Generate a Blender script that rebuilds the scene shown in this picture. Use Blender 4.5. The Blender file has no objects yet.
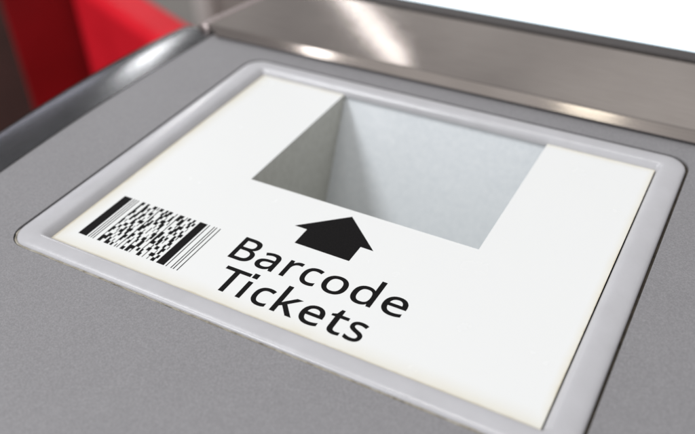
# Close-up of a ticket gate's barcode reader.  Lengths below are millimetres, U turns them into metres.
import bpy, bmesh, math, random, json
from mathutils import Vector, Matrix
from mathutils.geometry import tessellate_polygon

U = 0.001
S = bpy.context.scene
COL = S.collection

# ------------------------------------------------------------------ helpers
def V3(x, y, z):
    return Vector((x * U, y * U, z * U))

def link_mesh(name, verts, faces, mats, parent=None, smooth=False, fm=None):
    me = bpy.data.meshes.new(name)
    me.from_pydata([V3(*v) for v in verts], [], faces)
    bm = bmesh.new(); bm.from_mesh(me)
    bmesh.ops.recalc_face_normals(bm, faces=bm.faces)
    bm.to_mesh(me); bm.free()
    if not isinstance(mats, (list, tuple)):
        mats = [mats]
    for m in mats:
        me.materials.append(m)
    if fm:
        for p, i in zip(me.polygons, fm):
            p.material_index = i
    if smooth:
        for p in me.polygons:
            p.use_smooth = True
    o = bpy.data.objects.new(name, me)
    COL.objects.link(o)
    if parent is not None:
        o.parent = parent
    return o

def bevel(o, w, seg=3, angle=30):
    b = o.modifiers.new('bevel', 'BEVEL'); b.width = w * U; b.segments = seg
    b.limit_method = 'ANGLE'; b.angle_limit = math.radians(angle)
    b.harden_normals = False
    for p in o.data.polygons: p.use_smooth = True
    try:
        o.data.set_sharp_from_angle(angle=math.radians(40))
    except Exception:
        pass

def prism(name, outline, z0, z1, mat, parent=None, cap_top=True, cap_bottom=True, smooth=False):
    n = len(outline)
    v = [(x, y, z0) for x, y in outline] + [(x, y, z1) for x, y in outline]
    f = [(i, (i + 1) % n, n + (i + 1) % n, n + i) for i in range(n)]
    if cap_top: f.append(tuple(range(n, 2 * n)))
    if cap_bottom: f.append(tuple(reversed(range(n))))
    return link_mesh(name, v, f, mat, parent, smooth)

def tag(o, label=None, cat=None, group=None, kind=None):
    if label: o['label'] = label
    if cat: o['category'] = cat
    if group: o['group'] = group
    if kind: o['kind'] = kind
    return o

def empty(name, x=0, y=0, z=0):
    o = bpy.data.objects.new(name, None)
    o.empty_display_size = .02
    COL.objects.link(o); o.location = V3(x, y, z)
    return o

# ------------------------------------------------------------------ materials
class Mat:
    def __init__(s, name):
        s.m = bpy.data.materials.new(name); s.m.use_nodes = True
        s.nt = s.m.node_tree; s.b = s.nt.nodes['Principled BSDF']
        s.geo = None
    def n(s, t, **kw):
        x = s.nt.nodes.new(t)
        for k, v in kw.items():
            if k in x.inputs: x.inputs[k].default_value = v
            else: setattr(x, k, v)
        return x
    def l(s, a, b): s.nt.links.new(a, b)
    def pos(s):
        if s.geo is None: s.geo = s.n('ShaderNodeTexCoord').outputs['Object']
        return s.geo
    def noise(s, scale_mm, detail=3, rough=.55, stretch=None):
        """noise whose features are about scale_mm across"""
        mp = s.n('ShaderNodeMapping'); s.l(s.pos(), mp.inputs['Vector'])
        st = stretch or (1, 1, 1)
        mp.inputs['Scale'].default_value = [1000.0 / scale_mm * k for k in st]
        t = s.n('ShaderNodeTexNoise', Scale=1.0, Detail=detail, Roughness=rough)
        s.l(mp.outputs[0], t.inputs['Vector'])
        return t.outputs['Fac']
    def ramp(s, fac, stops):
        r = s.n('ShaderNodeValToRGB'); s.l(fac, r.inputs[0])
        e = r.color_ramp.elements
        while len(e) < len(stops): e.new(.5)
        for k, (p, c) in zip(e, stops):
            k.position = p; k.color = (*c, 1) if len(c) == 3 else c
        return r.outputs[0]
    def mix(s, fac, a, b, mode='MIX'):
        x = s.n('ShaderNodeMix', data_type='RGBA', blend_type=mode)
        for sock, val in ((x.inputs[0], fac), (x.inputs[6], a), (x.inputs[7], b)):
            if hasattr(val, 'links'): s.l(val, sock)
            elif isinstance(val, (int, float)): sock.default_value = val
            else: sock.default_value = (*val, 1)
        return x.outputs[2]
    def math(s, op, a, b=0.0, clamp=False):
        x = s.n('ShaderNodeMath', operation=op, use_clamp=clamp)
        for sock, val in ((x.inputs[0], a), (x.inputs[1], b)):
            if hasattr(val, 'links'): s.l(val, sock)
            else: sock.default_value = val
        return x.outputs[0]
    def bump(s, h, dist_mm, strength=1.0):
        x = s.n('ShaderNodeBump', Strength=strength, Distance=dist_mm * U)
        s.l(h, x.inputs['Height']); s.l(x.outputs[0], s.b.inputs['Normal'])
    def set(s, **kw):
        for k, v in kw.items():
            k = k.replace('_', ' ')
            if hasattr(v, 'links'): s.l(v, s.b.inputs[k])
            elif isinstance(v, tuple) and len(v) == 3: s.b.inputs[k].default_value = (*v, 1)
            else: s.b.inputs[k].default_value = v
        return s

# grey powder coat of the gate's top
m = Mat('grey_powder_coat')
n1 = m.noise(.38, 4, .75); n2 = m.noise(18, 3)
c = m.ramp(n1, [(.28, (.195, .192, .202)), (.5, (.276, .272, .284)), (.74, (.385, .378, .394))])
c = m.mix(.16, c, m.ramp(n2, [(.3, (.245, .243, .252)), (.7, (.315, .312, .324))]))
m.set(Base_Color=c, Roughness=m.math('ADD', .42, m.math('MULTIPLY', n1, .18)), Metallic=.15)
m.bump(n1, .04, .4)
GREY = m.m

# moulded light grey plastic of the surround, a little dirty near the seam
m = Mat('surround_plastic')
n1 = m.noise(.7, 4, .65); n2 = m.noise(9, 4, .6)
c = m.mix(.35, (.535, .535, .56), m.ramp(n2, [(.3, (.46, .458, .475)), (.75, (.60, .60, .63))]))
m.set(Base_Color=c, Roughness=m.math('ADD', .15, m.math('MULTIPLY', n2, .16)))
m.b.inputs['Subsurface Weight'].default_value = 0.0
m.bump(m.math('ADD', m.math('MULTIPLY', n1, .5), n2), .12, .55)
SURROUND = m.m

# old sealant / grime in the joint
m = Mat('old_sealant')
n1 = m.noise(2.2, 5, .7)
m.set(Base_Color=m.ramp(n1, [(.3, (.16, .14, .11)), (.5, (.34, .31, .25)), (.7, (.46, .44, .39))]), Roughness=.7)
m.bump(n1, .3, .8)
SEAL = m.m

m = Mat('joint_grime')
n1 = m.noise(3.0, 4, .7)
m.set(Base_Color=m.ramp(n1, [(.3, (.022, .018, .014)), (.7, (.085, .07, .05))]), Roughness=.8)
GRIME = m.m

# white back-printed cover, yellowed towards its edges by age
m = Mat('yellowed_white_cover')
sx = m.n('ShaderNodeSeparateXYZ'); m.l(m.pos(), sx.inputs[0])
wob = m.math('MULTIPLY', m.math('SUBTRACT', m.noise(7, 3), .5), 1.2 * U)
dl = m.math('ADD', sx.outputs[0], wob)                               # from the left edge
df = m.math('ADD', sx.outputs[1], wob)                               # from the front edge
dr = m.math('ADD', m.math('SUBTRACT', 130 * U, sx.outputs[0]), wob)
db = m.math('MULTIPLY', m.math('ADD', m.math('SUBTRACT', 98.5 * U, sx.outputs[1]), wob), 2.0)
d = m.math('MINIMUM', m.math('MINIMUM', m.math('MULTIPLY', dl, 1.1), df), m.math('MINIMUM', m.math('MULTIPLY', dr, 2.4), db))
near = m.math('SUBTRACT', 1.0, m.math('DIVIDE', d, 5.0 * U, True), True)
near = m.math('MULTIPLY', m.math('POWER', near, 1.5), m.math('ADD', .25, m.math('MULTIPLY', m.noise(13, 4, .65), 1.5)), True)
c = m.mix(near, (.865, .88, .875), (.82, .80, .71))
far = m.math('SUBTRACT', 1.0, m.math('DIVIDE', d, .5 * U, True), True)
c = m.mix(m.math('MULTIPLY', far, .5), c, (.60, .52, .36))
dust = m.ramp(m.noise(1.0, 5, .8), [(.0, (1, 1, 1)), (.22, (.6, .58, .5)), (.28, (1, 1, 1))])
c = m.mix(.2, c, m.mix(1.0, c, dust, 'MULTIPLY'))
m.set(Base_Color=c, Roughness=m.math('ADD', .18, m.math('MULTIPLY', m.noise(12, 4), .14)))
m.b.inputs['Specular IOR Level'].default_value = .35
WHITE = m.m

m = Mat('black_print')
m.set(Base_Color=m.ramp(m.noise(.4, 3), [(.3, (.006, .006, .0065)), (.7, (.012, .011, .011))]), Roughness=.5)
m.b.inputs['Specular IOR Level'].default_value = .06
INK = m.m

# brushed stainless plate
def steel(name, lo, hi, rough, stretch, metallic=1.0, spread=.05, aniso=.4, bumpd=.01):
    m = Mat(name)
    n1 = m.noise(.5, 4, .6, stretch); n2 = m.noise(22, 3)
    c = m.ramp(m.math('ADD', m.math('MULTIPLY', n1, .6), m.math('MULTIPLY', n2, .4)), [(.35, lo), (.65, hi)])
    m.set(Base_Color=c, Metallic=metallic, Roughness=m.math('ADD', rough, m.math('MULTIPLY', n2, spread)))
    m.bump(n1, bumpd, .5)
    return m.m
STEEL = steel('brushed_steel', (.41, .37, .345), (.48, .44, .41), .05, (.04, 1.5, 1))
LIP = steel('polished_steel_lip', (.46, .415, .385), (.54, .49, .455), .07, (.04, 1.5, 1))
TRIM = steel('dark_polished_trim', (.085, .088, .094), (.125, .128, .135), .15, (1, .05, 1), 1.0, .10, 0, .012)
RIM = steel('bare_metal_rim', (.40, .34, .33), (.48, .42, .41), .45, (1, .05, 1))

# inside of the reader: galvanised, slightly mottled
def galv(name, lo, hi, met, rough):
    m = Mat(name)
    n1 = m.noise(2.0, 5, .65); n2 = m.noise(.5, 3, .8)
    f = m.math('ADD', m.math('MULTIPLY', n1, .65), m.math('MULTIPLY', n2, .35))
    m.set(Base_Color=m.ramp(f, [(.33, lo), (.68, hi)]), Metallic=met, Roughness=rough)
    m.bump(n2, .05, .4)
    return m.m
WELL_BACK = galv('pale_galvanised_plate', (.80, .835, .87), (.91, .935, .96), .0, .42)
WELL_SIDE = galv('grey_green_side_plate', (.54, .535, .48), (.66, .655, .60), .0, .55)

# thin clear glass over the opening
gm = bpy.data.materials.new('clear_window_glass'); gm.use_nodes = True
nt = gm.node_tree; nt.nodes.clear()
out = nt.nodes.new('ShaderNodeOutputMaterial'); mx = nt.nodes.new('ShaderNodeMixShader')
fr = nt.nodes.new('ShaderNodeFresnel'); fr.inputs[0].default_value = 1.35
tr = nt.nodes.new('ShaderNodeBsdfTransparent'); tr.inputs[0].default_value = (.965, .975, .98, 1)
gl = nt.nodes.new('ShaderNodeBsdfGlossy'); gl.inputs['Roughness'].default_value = .12
tc = nt.nodes.new('ShaderNodeTexCoord'); nz = nt.nodes.new('ShaderNodeTexNoise'); nz.inputs['Scale'].default_value = 300
bp = nt.nodes.new('ShaderNodeBump'); bp.inputs['Strength'].default_value = .05; bp.inputs['Distance'].default_value = .0002
nt.links.new(tc.outputs['Object'], nz.inputs['Vector']); nt.links.new(nz.outputs['Fac'], bp.inputs['Height'])
nt.links.new(bp.outputs[0], gl.inputs['Normal'])
mx.inputs[0].default_value = .035; nt.links.new(tr.outputs[0], mx.inputs[1]); nt.links.new(gl.outputs[0], mx.inputs[2])
nt.links.new(mx.outputs[0], out.inputs['Surface'])
GLASS = gm

m = Mat('backlit_screen')
m.set(Base_Color=(.8, .85, .9), Roughness=.3)
m.b.inputs['Emission Color'].default_value = (.90, .96, 1.0, 1); m.b.inputs['Emission Strength'].default_value = 1.6
SCREEN = m.m
m = Mat('pale_blue_screen_margin')
m.set(Base_Color=(.6, .8, .9), Roughness=.3)
m.b.inputs['Emission Color'].default_value = (.62, .86, 1.0, 1); m.b.inputs['Emission Strength'].default_value = .95
EDGEBLUE = m.m
m = Mat('screen_frame_plastic'); m.set(Base_Color=m.ramp(m.noise(.6), [(.3, (.055, .05, .05)), (.7, (.085, .078, .076))]), Roughness=.45)
FRAME = m.m
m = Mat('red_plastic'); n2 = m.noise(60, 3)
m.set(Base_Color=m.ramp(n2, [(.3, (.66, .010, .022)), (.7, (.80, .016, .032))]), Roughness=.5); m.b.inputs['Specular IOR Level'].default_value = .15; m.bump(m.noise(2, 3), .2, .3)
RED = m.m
m = Mat('shaded_red_plastic')
m.set(Base_Color=m.ramp(m.noise(90, 3), [(.3, (.26, .010, .013)), (.7, (.36, .012, .018))]), Roughness=.5); m.b.inputs['Specular IOR Level'].default_value = .2  # red plastic again, darkened: the side panel's shade is put into the colour
SHADED_RED = m.m
m = Mat('warm_grey_paint')
m.set(Base_Color=m.ramp(m.noise(70, 3), [(.3, (.42, .385, .36)), (.7, (.50, .46, .43))]), Roughness=.45)
CABGREY = m.m
m = Mat('floor_tile'); bt = m.n('ShaderNodeTexBrick', Scale=1.0)
mp = m.n('ShaderNodeMapping'); m.l(m.pos(), mp.inputs[0]); mp.inputs['Scale'].default_value = (1.6, 1.6, 1.6); m.l(mp.outputs[0], bt.inputs['Vector'])
bt.offset = 0.0; bt.inputs['Brick Width'].default_value = .5; bt.inputs['Row Height'].default_value = .5; bt.inputs['Mortar Size'].default_value = .006
bt.inputs['Color1'].default_value = (.24, .225, .205, 1); bt.inputs['Color2'].default_value = (.28, .26, .24, 1); bt.inputs['Mortar'].default_value = (.12, .11, .10, 1)
m.set(Base_Color=m.mix(.4, bt.outputs['Color'], m.ramp(m.noise(25, 5, .7), [(.3, (.2, .19, .17)), (.7, (.32, .3, .28))])), Roughness=.3)
FLOOR = m.m
m = Mat('dark_brown_laminate'); m.set(Base_Color=m.ramp(m.noise(40, 4), [(.3, (.060, .026, .022)), (.7, (.085, .034, .030))]), Roughness=.5)
DARK = m.m
BODY = steel('cabinet_steel', (.30, .29, .28), (.38, .37, .36), .35, (1, 1, .05))
m = Mat('pale_post_paint'); m.set(Base_Color=m.ramp(m.noise(50, 3), [(.3, (.74, .70, .67)), (.7, (.84, .80, .77))]), Roughness=.35); PALE = m.m

# ------------------------------------------------------------------ the gate
GATE = empty('ticket_gate', 60, 60, -1000)
tag(GATE, 'grey ticket gate with white barcode reader cover, steel plate and bright screen', 'ticket gate')
gm_inv = Matrix.Translation(-V3(60, 60, -1000))
def gate_part(o, parent=GATE):
    """keep the world place of a mesh built in world millimetres"""
    o.parent = parent
    if parent is GATE:
        o.matrix_parent_inverse = gm_inv
    return o

PZ = 1.0                                   # the painted top stands 1 mm above the white cover
def x_in(y):                               # inner and outer line of the dark trim along the left edge
    return -36.2 + .0006 * (min(max(y, 0), 121) - 60) ** 2
def x_out(y):
    x = -56.4 + (.0018 if y > 65 else .0009) * (max(y, -40) - 65) ** 2
    if y > 124:                            # runs in under the rim of the steel plate
        t = min(1, (y - 124) / 40); x = x * (1 - t) + (-41.5 + .28 * (y - 117)) * t
    return x

# rounded rectangle ring with n points per corner
def rrect(x0, y0, x1, y1, r, n=8):
    pts = []
    for cx, cy, a in ((x1 - r, y1 - r, 0), (x0 + r, y1 - r, 90), (x0 + r, y0 + r, 180), (x1 - r, y0 + r, 270)):
        for k in range(n + 1):
            t = math.radians(a + 90 * k / n)
            pts.append((cx + r * math.cos(t), cy + r * math.sin(t)))
    return pts

OUT = (-9.0, -6.6, 137.6, 105.3)           # outer line of the surround
INN = (-0.2, -0.35, 130.22, 98.4)          # inner line, on the cover
RO, RI = 6.0, .5

# painted top panel with its cut-out
ys = [-260 + 10 * k for k in range(50)]; ys = [y for y in ys if y < 236]
left = [(x_in(y), y) for y in ys]
outer = [(330, -260), (330, 236)] + [(x_in(y) - 1.5, y) for y in reversed(ys)]
hole = rrect(OUT[0] - 1.0, OUT[1] - .4, OUT[2] + .7, OUT[3] + 1.25, RO + .3, 8)
tri = tessellate_polygon([[Vector((x, y, 0)) for x, y in outer], [Vector((x, y, 0)) for x, y in hole]])
allp = outer + hole
v = [(x, y, PZ) for x, y in allp]; f = [tuple(t) for t in tri]
nO, nH = len(outer), len(hole)
b0 = len(v); v += [(x, y, PZ - 3) for x, y in hole]
for i in range(nH):
    j = (i + 1) % nH
    f.append((nO + i, nO + j, b0 + j, b0 + i))
panel = gate_part(link_mesh('top_panel', v, f, GREY))

# surround (raised frame) as a swept profile
prof = [(0, -2.6), (0, .85), (.02, 1.25), (.06, 1.52), (.14, 1.76), (.26, 1.95), (.40, 2.07), (.54, 2.14), (.66, 2.15), (.745, 2.08), (.80, 1.92),
        (.85, 1.6), (.90, 1.15), (.945, .65), (.975, .15), (1.0, -.6)]
NC = 8
rings = []
for t, z in prof:
    r = RO + (RI - RO) * t
    bx = [OUT[k] + (INN[k] - OUT[k]) * t for k in range(4)]
    rings.append([(x, y, z) for x, y in rrect(*bx, r, NC)])
# split the long sides so the surface can carry a slight unevenness
random.seed(4)
def densify(ring, step=3.0, ref=None):
    out = []
    n = len(ring)
    for i in range(n):
        a, b = Vector(ring[i]), Vector(ring[(i + 1) % n])
        k = ref[i]
        for q in range(k):
            out.append(tuple(a.lerp(b, q / k)))
    return out
counts = []
n = len(rings[0])
for i in range(n):
    d = (Vector(rings[5][i]) - Vector(rings[5][(i + 1) % n])).length
    counts.append(max(1, int(d / 3)))
rings = [densify(r, 3, counts) for r in rings]
n = len(rings[0])
v = []; f = []
for r in rings: v += r
for k in range(len(rings) - 1):
    for i in range(n):
        j = (i + 1) % n
        f.append((k * n + i, k * n + j, (k + 1) * n + j, (k + 1) * n + i))
surround = gate_part(link_mesh('surround', v, f, SURROUND, smooth=True))

# grime at the bottom of the outer joint
a = rrect(OUT[0] - 1.3, OUT[1] - .8, OUT[2] + 1.1, OUT[3] + 1.6, RO + .4, NC); b = rrect(OUT[0] + .2, OUT[1] + .2, OUT[2] - .2, OUT[3] - .2, RO, NC)
n = len(a)
v = [(x, y, .35) for x, y in a] + [(x, y, .35) for x, y in b]
gate_part(link_mesh('joint_dirt', v, [(i, (i + 1) % n, n + (i + 1) % n, n + i) for i in range(n)], GRIME), )
# sealant bead squeezed out along the front joint
def bead(name, pts, rad, mat, z, seed, flat=.6):
    random.seed(seed)
    v = []; f = []; m_ = 7; N = len(pts)
    for i, (x, y) in enumerate(pts):
        p0 = Vector(pts[max(i - 1, 0)]); p1 = Vector(pts[min(i + 1, N - 1)])
        d = (p1 - p0).normalized(); nn = Vector((-d.y, d.x))
        r = rad * (.55 + .75 * random.random()) * (0.15 if i in (0, N - 1) else 1)
        o = .12 * (random.random() - .5)
        for q in range(m_):
            t = 2 * math.pi * q / m_
            v.append((x + nn.x * (o + r * math.cos(t)), y + nn.y * (o + r * math.cos(t)), z + flat * r * math.sin(t)))
    for i in range(N - 1):
        for q in range(m_):
            f.append((i * m_ + q, i * m_ + (q + 1) % m_, (i + 1) * m_ + (q + 1) % m_, (i + 1) * m_ + q))
    return gate_part(link_mesh(name, v, f, mat, smooth=True), surround)
full = rrect(OUT[0] - .15, OUT[1] - .15, OUT[2] + .15, OUT[3] + .15, RO, 10)
c3 = full[22:33]; c4 = full[33:44]
pts = list(c3[1:])
x = OUT[0] + RO
while x < OUT[2] - RO:
    pts.append((x, OUT[1] - .15)); x += 1.3
pts += c4[1:6]
bead('sealant', pts, .27, SEAL, PZ - .02, 3)

# white cover: a U round the opening
W = (31.3, 45.0, 99.4)                     # window: left, front, right
cover = [(-1, -1.2), (130.0, -1.2), (130.0, 99.2), (W[2], 99.2), (W[2], W[1]), (W[0], W[1]), (W[0], 99.2), (-1, 99.2)]
cover_o = gate_part(prism('reader_cover', cover, -.35, 0.0, WHITE))
# shadow gap / dirt line on the right of the cover is the real gap between cover and surround
glass = gate_part(link_mesh('window_glass', [(W[0] - 1, W[1] - 1, -.42), (W[2] + 1, W[1] - 1, -.42), (W[2] + 1, 99.2, -.42), (W[0] - 1, 99.2, -.42)], [(0, 1, 2, 3)], GLASS))

# reader well below the opening: upright sides, back plate leaning forward as it goes down
wl, wr, wf, D = W[0] - .1, W[2] + 14, W[1] - 2, -95
yb = lambda z: 99.6 + .49 * z
well = empty('reader_well', 0, 0, 0); gate_part(well)
def wp(nm, pts, mat):
    return link_mesh(nm, pts, [tuple(range(len(pts)))], mat, well)
wp('side_plate', [(wl, wf, -.5), (wl, yb(-.5), -.5), (wl, yb(D), D), (wl, wf, D)], WELL_SIDE)
wp('side_plate', [(wr, wf, -.5), (wr, yb(-.5), -.5), (wr, yb(D), D), (wr, wf, D)], WELL_SIDE)
wp('back_plate', [(wl, yb(-.5), -.5), (wr, yb(-.5), -.5), (wr, yb(D), D), (wl, yb(D), D)], WELL_BACK)
wp('front_plate', [(wl, wf, -.5), (wr, wf, -.5), (wr, wf, D), (wl, wf, D)], WELL_SIDE)
wp('bottom_plate', [(wl, wf, D), (wr, wf, D), (wr, yb(D), D), (wl, yb(D), D)], WELL_SIDE)

# ------------------------------------------------------------------ print on the cover
ZI = .012
# arrow
gate_arrow = prism('arrow', [(65.1, 42.6), (53.55, 32.7), (57.25, 32.7), (57.25, 26.7), (72.95, 26.7), (72.95, 32.7), (76.55, 32.7)], .001, ZI, INK)
gate_arrow.parent = cover_o
GLY = json.loads('''{"B":[[[187,573,241,573,313,573],[367,562,404,541,440,520],[459,483,459,431,459,408],[455,388,446,371,438,354],[426,339,409,328,393,316],[373,308,350,304,350,303],[350,301,350,300,374,296],[395,289,415,279,435,269],[450,254,461,236,472,217],[478,193,478,163,478,128],[470,99,454,74,438,50],[415,31,385,19,356,6],[320,0,279,0,212,0],[145,0,78,0,78,191],[78,382,78,573,132,573]],[[221,329,256,329,305,329],[339,337,357,352,375,368],[384,392,384,423,384,454],[373,477,351,490,329,504],[293,511,245,511,213,511],[182,511,150,511,150,450],[150,389,150,329,185,329]],[[187,269,150,269,150,199],[150,130,150,61,188,61],[227,61,265,61,316,61],[352,71,371,91,391,110],[401,136,401,168,401,189],[397,206,388,221,379,236],[364,248,344,256,323,265],[295,269,260,269,223,269]]],"a":[[[203,437,231,437,283,437],[322,426,347,403,372,380],[385,343,385,293,385,195],[385,98,385,0,368,0],[351,0,334,0,329,20],[325,41,320,61,319,61],[318,61,317,61,304,45],[292,32,279,22,266,12],[251,4,234,-1,217,-6],[196,-8,172,-8,147,-8],[124,-3,103,6,82,15],[66,29,55,48,43,67],[37,91,37,119,37,162],[54,195,87,219,121,242],[173,254,243,257,267,257],[292,258,316,259,316,268],[316,276,316,285,316,321],[308,345,293,359,277,373],[255,380,227,380,204,380],[183,377,163,370,142,363],[123,356,106,347,99,365],[91,383,84,400,103,410],[125,419,151,426,176,433]],[[273,209,252,208,198,206],[161,197,141,182,120,167],[110,146,110,119,110,95],[117,77,132,66,147,55],[165,49,188,49,225,49],[255,59,279,79,303,99],[315,130,315,172,315,184],[315,197,315,210,294,209]]],"r":[[[249,438,269,438,277,438],[285,437,295,437,304,436],[312,435,319,433,316,411],[313,390,310,368,303,370],[296,371,287,372,279,373],[271,374,264,374,247,374],[231,370,217,363,202,356],[188,347,176,334,165,321],[155,306,149,289,142,271],[139,251,139,229,139,153],[139,76,139,0,115,0],[92,0,68,0,68,143],[68,287,68,430,87,430],[107,430,126,430,129,404],[131,377,134,351,135,351],[136,351,137,351,146,367],[157,382,170,395,183,408],[198,418,214,426,231,434]]],"c":[[[265,-8,241,-8,203,-8],[169,0,139,15,109,31],[86,55,69,87,53,120],[44,162,44,213,44,265],[53,308,71,342,88,375],[112,399,142,415,173,430],[207,438,245,438,267,438],[288,436,309,431,329,426],[346,421,358,415,351,395],[344,376,337,356,324,361],[309,365,292,370,275,374],[259,376,244,376,215,376],[191,370,172,358,154,345],[140,327,131,303,122,279],[117,249,117,213,117,179],[122,150,131,126,140,102],[153,84,172,71,190,59],[213,53,240,53,263,53],[284,55,302,60,320,65],[336,71,351,78,351,57],[351,36,351,15,337,8],[321,2,304,-2,286,-6]]],"o":[[[442,263,442,216,442,180],[437,148,428,121,418,93],[405,70,388,51,370,31],[349,17,324,7,300,-3],[272,-8,241,-8,213,-8],[187,-3,163,7,139,17],[118,31,100,51,83,70],[69,93,59,121,49,148],[44,180,44,216,44,263],[52,304,68,336,84,369],[107,394,137,412,167,429],[203,438,244,438,283,438],[317,429,347,412,377,394],[400,369,417,336,433,304]],[[117,267,117,216,117,182],[121,153,130,128,139,103],[153,84,172,71,190,57],[214,51,243,51,272,51],[296,57,314,71,333,84],[347,103,356,128,364,153],[369,182,369,216,369,250],[364,279,355,303,346,327],[332,346,314,359,296,372],[272,379,242,379,198,379],[167,364,147,335,127,306]]],"d":[[[243,-8,221,-8,167,-8],[124,11,92,48,60,85],[44,140,44,214,44,288],[60,344,93,381,125,419],[168,438,221,438,244,438],[263,435,280,429,296,424],[311,416,323,407,335,397],[346,386,354,374,356,374],[358,374,359,374,359,381],[358,392,356,405,355,419],[354,430,354,438,354,495],[354,552,354,609,378,609],[401,609,425,609,425,406],[425,203,425,0,406,0],[387,0,368,0,365,19],[361,38,358,58,357,58],[356,58,354,58,346,45],[335,34,323,24,311,15],[296,7,279,1,263,-5]],[[193,51,232,51,277,51],[309,63,328,88,346,113],[355,150,355,200,355,205],[355,209,355,213,355,267],[346,308,329,336,311,365],[279,379,231,379,193,379],[165,364,146,334,127,304],[117,263,117,213,117,161],[127,121,146,93,165,65]]],"e":[[[196,438,234,438,271,438],[303,430,329,414,356,398],[376,375,390,346,404,317],[411,283,411,244,411,230],[411,215,411,201,313,201],[215,201,117,201,118,153],[131,116,154,90,178,65],[211,52,254,52,281,52],[306,55,327,60,348,65],[370,72,392,82,392,61],[392,41,392,20,370,10],[349,3,327,-1,306,-6],[280,-8,251,-8,210,-8],[174,0,143,17,112,33],[88,58,70,91,53,124],[44,164,44,212,44,259],[52,299,68,333,84,366],[106,392,134,411,163,429]],[[257,380,233,380,200,380],[173,369,154,348,134,326],[122,296,119,257,192,257],[265,257,338,257,338,282],[334,303,326,322,319,340],[308,354,292,364,277,375]]],"T":[[[259,170,259,0,235,0],[211,0,187,0,187,170],[187,339,187,509,127,509],[68,509,8,509,8,530],[8,551,8,573,151,573],[294,573,437,573,437,551],[437,530,437,509,378,509],[318,509,259,509,259,339]]],"i":[[[115,430,139,430,139,287],[139,143,139,0,115,0],[92,0,68,0,68,143],[68,287,68,430,92,430]],[[119,606,147,606,147,577],[147,549,147,520,119,520],[92,520,64,520,64,549],[64,577,64,606,92,606]]],"k":[[[138,397,138,291,138,283],[138,271,137,257,136,244],[135,231,135,221,136,221],[137,221,138,221,141,226],[146,232,152,240,159,248],[165,256,172,264,179,273],[184,279,189,285,235,333],[281,381,326,430,354,430],[381,430,409,430,351,369],[293,307,235,246,297,164],[359,82,421,0,393,0],[364,0,336,0,286,67],[237,134,187,200,171,186],[154,172,138,158,138,105],[138,53,138,0,115,0],[91,0,68,0,68,203],[68,406,68,609,91,609],[115,609,138,609,138,503]]],"t":[[[192,50,212,50,222,50],[233,51,245,53,256,54],[265,56,272,59,272,41],[272,23,272,5,264,1],[254,-2,240,-4,226,-7],[213,-8,200,-8,177,-8],[157,-4,138,4,119,11],[103,25,91,44,80,63],[74,90,74,125,74,209],[74,292,74,375,53,375],[33,375,13,375,13,387],[13,398,13,409,33,418],[54,428,75,437,84,468],[93,498,103,528,117,528],[130,528,144,528,144,496],[144,463,144,430,186,430],[227,430,269,430,269,412],[269,393,269,375,227,375],[186,375,144,375,144,292],[144,210,144,127,144,101],[151,81,163,69,176,56]]],"s":[[[348,142,348,119,348,91],[341,68,327,49,313,30],[294,16,268,6,242,-3],[212,-8,176,-8,146,-8],[121,-6,99,-1,77,4],[58,11,42,19,42,41],[42,62,42,83,59,75],[80,67,104,60,128,53],[153,49,178,49,214,49],[240,55,256,66,272,78],[280,93,280,112,280,123],[277,133,271,141,265,150],[255,158,239,167,224,175],[202,185,174,196,146,206],[122,217,103,228,83,238],[68,251,57,266,46,281],[41,300,41,324,41,360],[56,388,85,408,115,428],[154,438,202,438,228,438],[253,435,275,430,298,425],[319,418,339,409,331,390],[323,372,315,353,297,360],[278,367,258,372,238,377],[218,380,197,380,168,380],[146,375,131,366,116,357],[108,344,108,328,108,316],[112,306,119,298,126,290],[137,282,154,274,170,266],[191,256,219,246,246,236],[269,226,289,215,308,204],[323,191,333,176,343,161]]]}''')
def word(name, text, rights, base, ytab, sxs):
    cu = bpy.data.curves.new(name + '_outline', 'CURVE'); cu.dimensions = '2D'; cu.fill_mode = 'BOTH'; cu.resolution_u = 10
    cu.extrude = .001 * U; cu.bevel_depth = .13 * U; cu.bevel_resolution = 0
    for ch, xr, sx in zip(text, rights, sxs):
        sp = GLY[ch]
        xmax = max(b[2] for s in sp for b in s)
        def fy(y):
            t = ytab if ch.islower() else [(0, 0), (573, ytab[-2][1])]
            if y <= t[0][0]: return y * t[1][1] / t[1][0]
            for (a0, b0), (a1, b1) in zip(t, t[1:]):
                if y <= a1 or (a1, b1) == t[-1]:
                    return b0 + (b1 - b0) * (y - a0) / (a1 - a0)
        for s in sp:
            q = cu.splines.new('BEZIER'); q.bezier_points.add(len(s) - 1); q.use_cyclic_u = True
            for p, b in zip(q.bezier_points, s):
                g = [(xr + (b[k] - xmax) * sx, base + fy(b[k + 1])) for k in (0, 2, 4)]
                p.handle_left_type = p.handle_right_type = 'FREE'
                p.handle_left, p.co, p.handle_right = [V3(x, y, 0) for x, y in g]
    tmp = bpy.data.objects.new('tmp', cu); COL.objects.link(tmp)
    dg = bpy.context.evaluated_depsgraph_get(); dg.update()
    me = bpy.data.meshes.new_from_object(tmp.evaluated_get(dg))
    bpy.data.objects.remove(tmp); bpy.data.curves.remove(cu)
    for vv in me.vertices: vv.co.z = (.004 + .1 * (vv.co.z / U + .131)) * U
    me.name = name; me.materials.clear(); me.materials.append(INK)
    for p in me.polygons: p.material_index = 0
    o = bpy.data.objects.new(name, me); COL.objects.link(o); o.parent = cover_o
    return o
YT = [(0, 0), (438, 5.98), (573, 8.3), (609, 9.0)]
YT2 = [(0, 0), (438, 5.85), (573, 8.1), (609, 8.75)]
w1 = word('lettering', 'Barcode', [51.1, 57.9, 63.9, 69.6, 77.3, 84.9, 92.7], 14.75, YT, [.0147, .0152, .0144, .0141, .0156, .0155, .0155])
w1['label'] = 'printed word Barcode'
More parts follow.
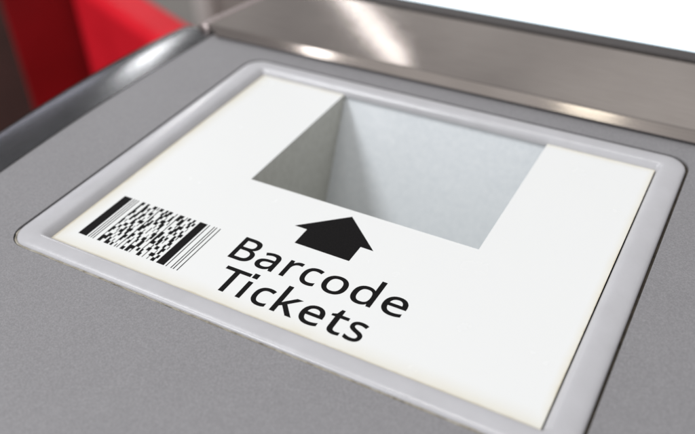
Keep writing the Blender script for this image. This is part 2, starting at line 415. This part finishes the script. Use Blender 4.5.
w2 = word('lettering', 'Tickets', [54.5, 56.45, 63.15, 70.4, 77.2, 82.75, 87.8], 3.75, YT2, [.0163, .0150, .0143, .0157, .0150, .0164, .0127])
w2['label'] = 'printed word Tickets'

# stacked linear barcode: 16 rows, three code words wide between a start and a stop pattern
def codeword(cluster, rnd):
    while True:
        c_ = [1] * 8; left_ = 17 - 8
        while left_:
            i = rnd.randrange(8)
            if c_[i] < 6: c_[i] += 1; left_ -= 1
        bars_ = c_[0::2]
        if (c_[0] - c_[2] + c_[4] - c_[6] + 9) % 9 == cluster and max(bars_) >= 3 and max(c_[1::2]) >= 3: return c_
rnd = random.Random(27)
X0, Y0, Y1, NR = 4.45, 4.75, 22.8, 14
MOD = (37.3 - X0) / 86.0
v = []; f = []
def q_(x0, y0, x1, y1):
    b = len(v); v.extend([(x0, y0, .008), (x1, y0, .008), (x1, y1, .008), (x0, y1, .008)]); f.append((b, b + 1, b + 2, b + 3))
def bars(seq, start, y0, y1, er=.09):
    p = start
    for i, w_ in enumerate(seq):
        if i % 2 == 0:
            g = er if w_ > 1 else .05
            if y1 - y0 < 3:
                if w_ > 1: g = .01
                g1, g2 = g + rnd.uniform(-.05, .05), g + rnd.uniform(-.05, .05)
                t0, t1 = 0, 0
                q_(X0 + p * MOD + g1, y0 + t0, X0 + (p + w_) * MOD - g2, y1 - t1 * (w_ > 1))
            else:
                q_(X0 + p * MOD + g, y0, X0 + (p + w_) * MOD - g, y1)
        p += w_
bars([8, 1, 1, 1, 1, 1, 1, 3], 0, Y0, Y1, .12)
bars([7, 1, 1, 3, 1, 1, 1, 2, 1], 68, Y0, Y1, .12)
rh = (Y1 - Y0) / NR
for r in range(NR):
    for k in range(3):
        bars(codeword((r % 3) * 3, rnd), 17 + 17 * k, Y0 + r * rh, Y0 + (r + 1) * rh)
bc = link_mesh('barcode', v, f, INK, cover_o)
for o in (gate_arrow, bc):
    pass

# ------------------------------------------------------------------ dark rounded trim on the left edge
ys = [-260 + 6 * k for k in range(64)]; ys = [y for y in ys if y <= 150]
v = []; f = []; NP = 20
for y in ys:
    a = x_in(y) + .28 * max(0, y - 121); b = x_out(y); w = a - b
    e = 1.0
    for q in range(NP):
        t = q / (NP - 1)
        ang = t * math.radians(130)
        # quarter-round that rolls over outwards and down
        x = a - w * math.sin(ang) / 1.0 if ang < math.pi / 2 else a - w * math.sin(ang)
        z = PZ + .3 - (w * .10) * (1 - math.cos(ang))
        v.append((x, y, z))
    v.append((x_out(y) + 1.4, y, -60))
R_ = NP + 1
for i in range(len(ys) - 1):
    for q in range(R_ - 1):
        f.append((i * R_ + q, i * R_ + q + 1, (i + 1) * R_ + q + 1, (i + 1) * R_ + q))
trim = gate_part(link_mesh('edge_trim', v, f, TRIM, smooth=True))

# ------------------------------------------------------------------ steel plate behind
def xs_l(y): return -57.6 + .0023 * (y - 55) ** 2 + 11.5 - .10 * max(0, y - 118)
YF, ZF = 113.9, 2.3
YK, ZK = 118.0, 3.7
YB_, ZB = 157.0, 5.6
v = []; f = []; rows = []
prof2 = [(YF + .9, ZF - .9), (YF + .1, ZF - .4), (YF, ZF), (YK - .5, ZK - .12), (YK, ZK), (YK + .6, ZK + .06), (YB_ * .5 + YK * .5, (ZK + ZB) / 2), (YB_, ZB)]
XR = 330
for (y, z) in prof2:
    xl = -31.0 - (8.2 * max(0, y - YF) / (YK - YF)) if y < YK + .1 else -38.3 + (y - YK) * .28
    rows.append(len(v)); v.append((xl, y, z)); v.append((XR, y, z))
fm = []
sk = len(v)
for k_ in rows: v.append((v[k_][0] + .05, v[k_][1], .9))
for k_ in range(len(rows) - 1):
    f.append((rows[k_], rows[k_ + 1], sk + k_ + 1, sk + k_)); fm.append(1)
for a, b in zip(rows, rows[1:]):
    f.append((a, a + 1, b + 1, b)); fm.append(0)
for i in range(4): fm[len(rows) - 1 + i] = 1
v0 = len(v)
v += [(-38.3 + 39 * .28, YB_, -3), (XR, YB_, -3)]
f.append((rows[-1], rows[-1] + 1, v0 + 1, v0)); fm.append(0)
plate = gate_part(link_mesh('steel_plate', v, f, [STEEL, LIP], fm=fm, smooth=False))

# rim strip that runs up the left edge of the plate
v = []; f = []
pts = [(-39.6 + .28 * (y - 117.5), y, 3.2 + .5 * min(1, (y - 117) / 4) + (y - 117) * .045) for y in [117 + 3 * k for k in range(38)]]
for (x, y, z) in pts:
    v += [(x - 2.2, y, z - 14), (x - 2.4, y, z - .8), (x - 1.7, y, z), (x + 1.5, y, z + .25), (x + 2.4, y, z - .3), (x + 2.6, y, z - 3)]
f.append((0, 1, 2, 3, 4, 5))
for i in range(len(pts) - 1):
    for q in range(5):
        f.append((i * 6 + q, i * 6 + q + 1, (i + 1) * 6 + q + 1, (i + 1) * 6 + q))
gate_part(link_mesh('rim_strip', v, f, RIM, smooth=True))

# screen with its dark frame
disp = empty('screen', 0, 0, 0); gate_part(disp)
sf = link_mesh('screen_frame', *(lambda x0, x1, y0, y1, z: ([(x0, y0, 5.0), (x1, y0, 5.0), (x1, y0, z), (x0, y0, z), (x0, y0 + 6.4, z), (x1, y0 + 6.4, z), (x0, y0 + 6.4, z - .6), (x1, y0 + 6.4, z - .6)],
     [(0, 1, 2, 3), (3, 2, 5, 4), (4, 5, 7, 6)]))(-26, 330, 157.3, 0, 6.3), FRAME, disp)
link_mesh('screen_frame', [(-26, 163.7, 5.0), (-2, 163.7, 5.0), (-2, 232, 5.0), (-26, 232, 5.0), (-26, 163.7, 6.29), (-2, 163.7, 6.29), (-2, 232, 6.29), (-26, 232, 6.29)],
          [(0, 1, 2, 3), (4, 5, 6, 7), (0, 1, 5, 4), (1, 2, 6, 5), (2, 3, 7, 6), (3, 0, 4, 7)], FRAME, disp)
link_mesh('display', [(-2.2, 163.6, 5.9), (329, 163.6, 5.9), (329, 232, 5.9), (-2.2, 232, 5.9), (-2.2, 165.2, 5.9), (329, 165.2, 5.9)], [(0, 1, 5, 4), (4, 5, 2, 3)], [SCREEN, EDGEBLUE], disp, fm=[1, 0])

# cabinet below
ol = [(329, -259), (329, 235)] + [(x_out(y) + 2.5, y) for y in (235, 200, 160, 122)] + [(x_out(y) + 1.6, y) for y in range(116, -259, -20)]
ol = [(329, -259), (329, 235), (-8, 235), (-29, 160), (-41, 128)] + [(x_out(y) + 1.6, y) for y in range(116, -259, -20)]
gate_part(prism('cabinet', ol, -1000, -6, BODY, cap_top=False))

# ------------------------------------------------------------------ around the gate
fl = link_mesh('floor', [(-9000, -6000, -1000), (9000, -6000, -1000), (9000, 12000, -1000), (-9000, 12000, -1000)], [(0, 1, 2, 3)], FLOOR)
tag(fl, kind='structure')

def oriented_box(name, p, d, length, thick, z0, z1, mat, parent=None, bev=6):
    d = Vector(d).normalized(); nrm = Vector((-d.y, d.x)); p = Vector(p)
    q = [p, p + d * length, p + d * length + nrm * thick, p + nrm * thick]
    o = prism(name, [tuple(c_) for c_ in q], z0, z1, mat, parent)
    bevel(o, bev, 4)
    return o
RB = empty('red_barrier', 0, 0, 0)
tag(RB, 'red plastic barrier of two panels behind the left edge of the gate, out of focus', 'barrier')
dv = Vector((92, -38)).normalized()
corner = (-458, 414)
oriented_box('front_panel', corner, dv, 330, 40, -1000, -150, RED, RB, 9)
sp_ = oriented_box('side_panel', (corner[0] + 2, corner[1] + 40), (-.385, -.923), 98, -4, -1000, -150, SHADED_RED, RB, 1.2)
sp_['label'] = 'red panel with its shade put into the colour'
DP = oriented_box('dark_panel', (-490, 470), (-.75, -.66), 1300, -40, -1000, 100, DARK, None, 6)
tag(DP, 'dark brown upright panel at the far left beside the red barrier', 'panel')
CB = empty('steel_cabinet', -500, 900, -1000)
tag(CB, 'blurred grey steel cabinet with a pale corner post behind the gate', 'cabinet')
o = prism('cabinet_body', [(-659, 872), (500, 872), (500, 1400), (-659, 1400)], 0, 800, CABGREY); o.parent = CB; bevel(o, 10)
o = prism('corner_post', [(-692, 853), (-660, 853), (-660, 900), (-692, 900)], 0, 815, PALE); o.parent = CB; bevel(o, 6)
CB.location = V3(0, 0, -1000)

# ------------------------------------------------------------------ light
def area(name, loc, target, sx, sy, power, color=(1, 1, 1), roll=None, spread=180):
    l = bpy.data.lights.new(name, 'AREA'); l.shape = 'RECTANGLE'; l.size = sx * U; l.size_y = sy * U
    l.energy = power; l.color = color; l.spread = math.radians(spread)
    o = bpy.data.objects.new(name, l); COL.objects.link(o)
    z = (V3(*loc) - V3(*target)).normalized()
    xax = Vector(roll).normalized() if roll else Vector((1, 0, 0))
    yax = z.cross(xax).normalized(); xax = yax.cross(z).normalized()
    M = Matrix((xax, yax, z)).transposed().to_4x4(); M.translation = V3(*loc)
    o.matrix_world = M
    return o
#LIGHTS
area('overhead_light', (-1180, -350, 1800), (60, 60, 0), 620, 620, 12, (.97, .985, 1))
area('overhead_light', (-1150, -1700, 1800), (60, 60, 0), 500, 420, 26, (.96, .98, 1))  # added fill light for the red front panel and the well's back plate
# hall lamps that the metal mirrors, plus added glint lights: placed from the mirrored line of sight
EYE = Vector((148.396, -100.459, 127.626))
def mirrored(p, n, H=2000):
    n = Vector(n).normalized(); p = Vector(p)
    d = (p - EYE).normalized(); r_ = d - 2 * d.dot(n) * n
    return p + r_ * ((H - p.z) / r_.z)
NP_ = (0, -(ZB - ZK), (YB_ - YK)); NL = (0, -(ZK - ZF), (YK - YF))
A = mirrored((2, 156, 5.5), NP_); B = mirrored((44, 119, 3.8), NP_)
dr = (A - B); mid = B + dr * .9
area('overhead_strip', mid, (mid.x, mid.y, 0), dr.length * 1.8, 50, 1.5, (1, .97, .97), roll=(dr.x, dr.y, 0))
p = mirrored((-43, 91, 1), (-.055, 0, 1), 1800)
area('overhead_light', p, (-38, 93, 0), 240, 240, 7)
p = mirrored((-53, 48, 0), (-.13, 0, 1), 900)
area('trim_glint_light', p, (-53, 48, 0), 700, 90, 1.3, (.86, .86, 1))  # added light, gives the trim's outer edge its pale line
p = mirrored((10, 116, 3), NL)
area('ceiling_spot', p, (8, 117, 0), 70, 90, .34, (1, .97, .95))
p = mirrored((106, 116, 3), NL)
area('ceiling_spot', p, (108, 118, 0), 150, 90, .2, (1, .95, .80))
p = mirrored((108, 100.3, 1.9), (.0, -.55, .83), 2000)
area('overhead_strip', p, (108, 100, 0), 620, 24, 8, (1, .985, .96))  # added light, only for the sparkle along the surround's back ridge
w = bpy.data.worlds.new('World'); S.world = w; w.use_nodes = True
nt = w.node_tree; bg = nt.nodes['Background']
tc = nt.nodes.new('ShaderNodeTexCoord'); nz = nt.nodes.new('ShaderNodeTexNoise'); nz.inputs['Scale'].default_value = 2.6; nz.inputs['Detail'].default_value = 2
cr = nt.nodes.new('ShaderNodeValToRGB'); cr.color_ramp.elements[0].position = .35; cr.color_ramp.elements[1].position = .7
cr.color_ramp.elements[0].color = (.30, .29, .295, 1); cr.color_ramp.elements[1].color = (.78, .765, .76, 1)
nt.links.new(tc.outputs['Generated'], nz.inputs['Vector']); nt.links.new(nz.outputs['Fac'], cr.inputs[0]); nt.links.new(cr.outputs[0], bg.inputs['Color'])
bg.inputs['Strength'].default_value = 1.05

# ------------------------------------------------------------------ camera
cd = bpy.data.cameras.new('camera'); cam = bpy.data.objects.new('camera', cd); COL.objects.link(cam)
R = ((0.87313162, 0.27349128, -0.40353897), (0.48626727, -0.54708904, 0.68134993), (-0.03442849, -0.79113596, -0.6106706))
M = Matrix([[R[i][0], -R[i][1], -R[i][2], 0] for i in range(3)] + [[0, 0, 0, 1]])
M.translation = V3(148.396, -100.459, 127.626)
cam.matrix_world = M
cd.sensor_width = 36; cd.lens = 41.366; cd.clip_start = .005; cd.clip_end = 60
cd.dof.use_dof = True; cd.dof.focus_distance = .190; cd.dof.aperture_fstop = 10.5
S.camera = cam
S.view_settings.view_transform = 'Standard'; S.view_settings.look = 'None'; S.view_settings.exposure = -.09; S.view_settings.gamma = 1
S.cycles.use_denoising = True
S.cycles.max_bounces = 8
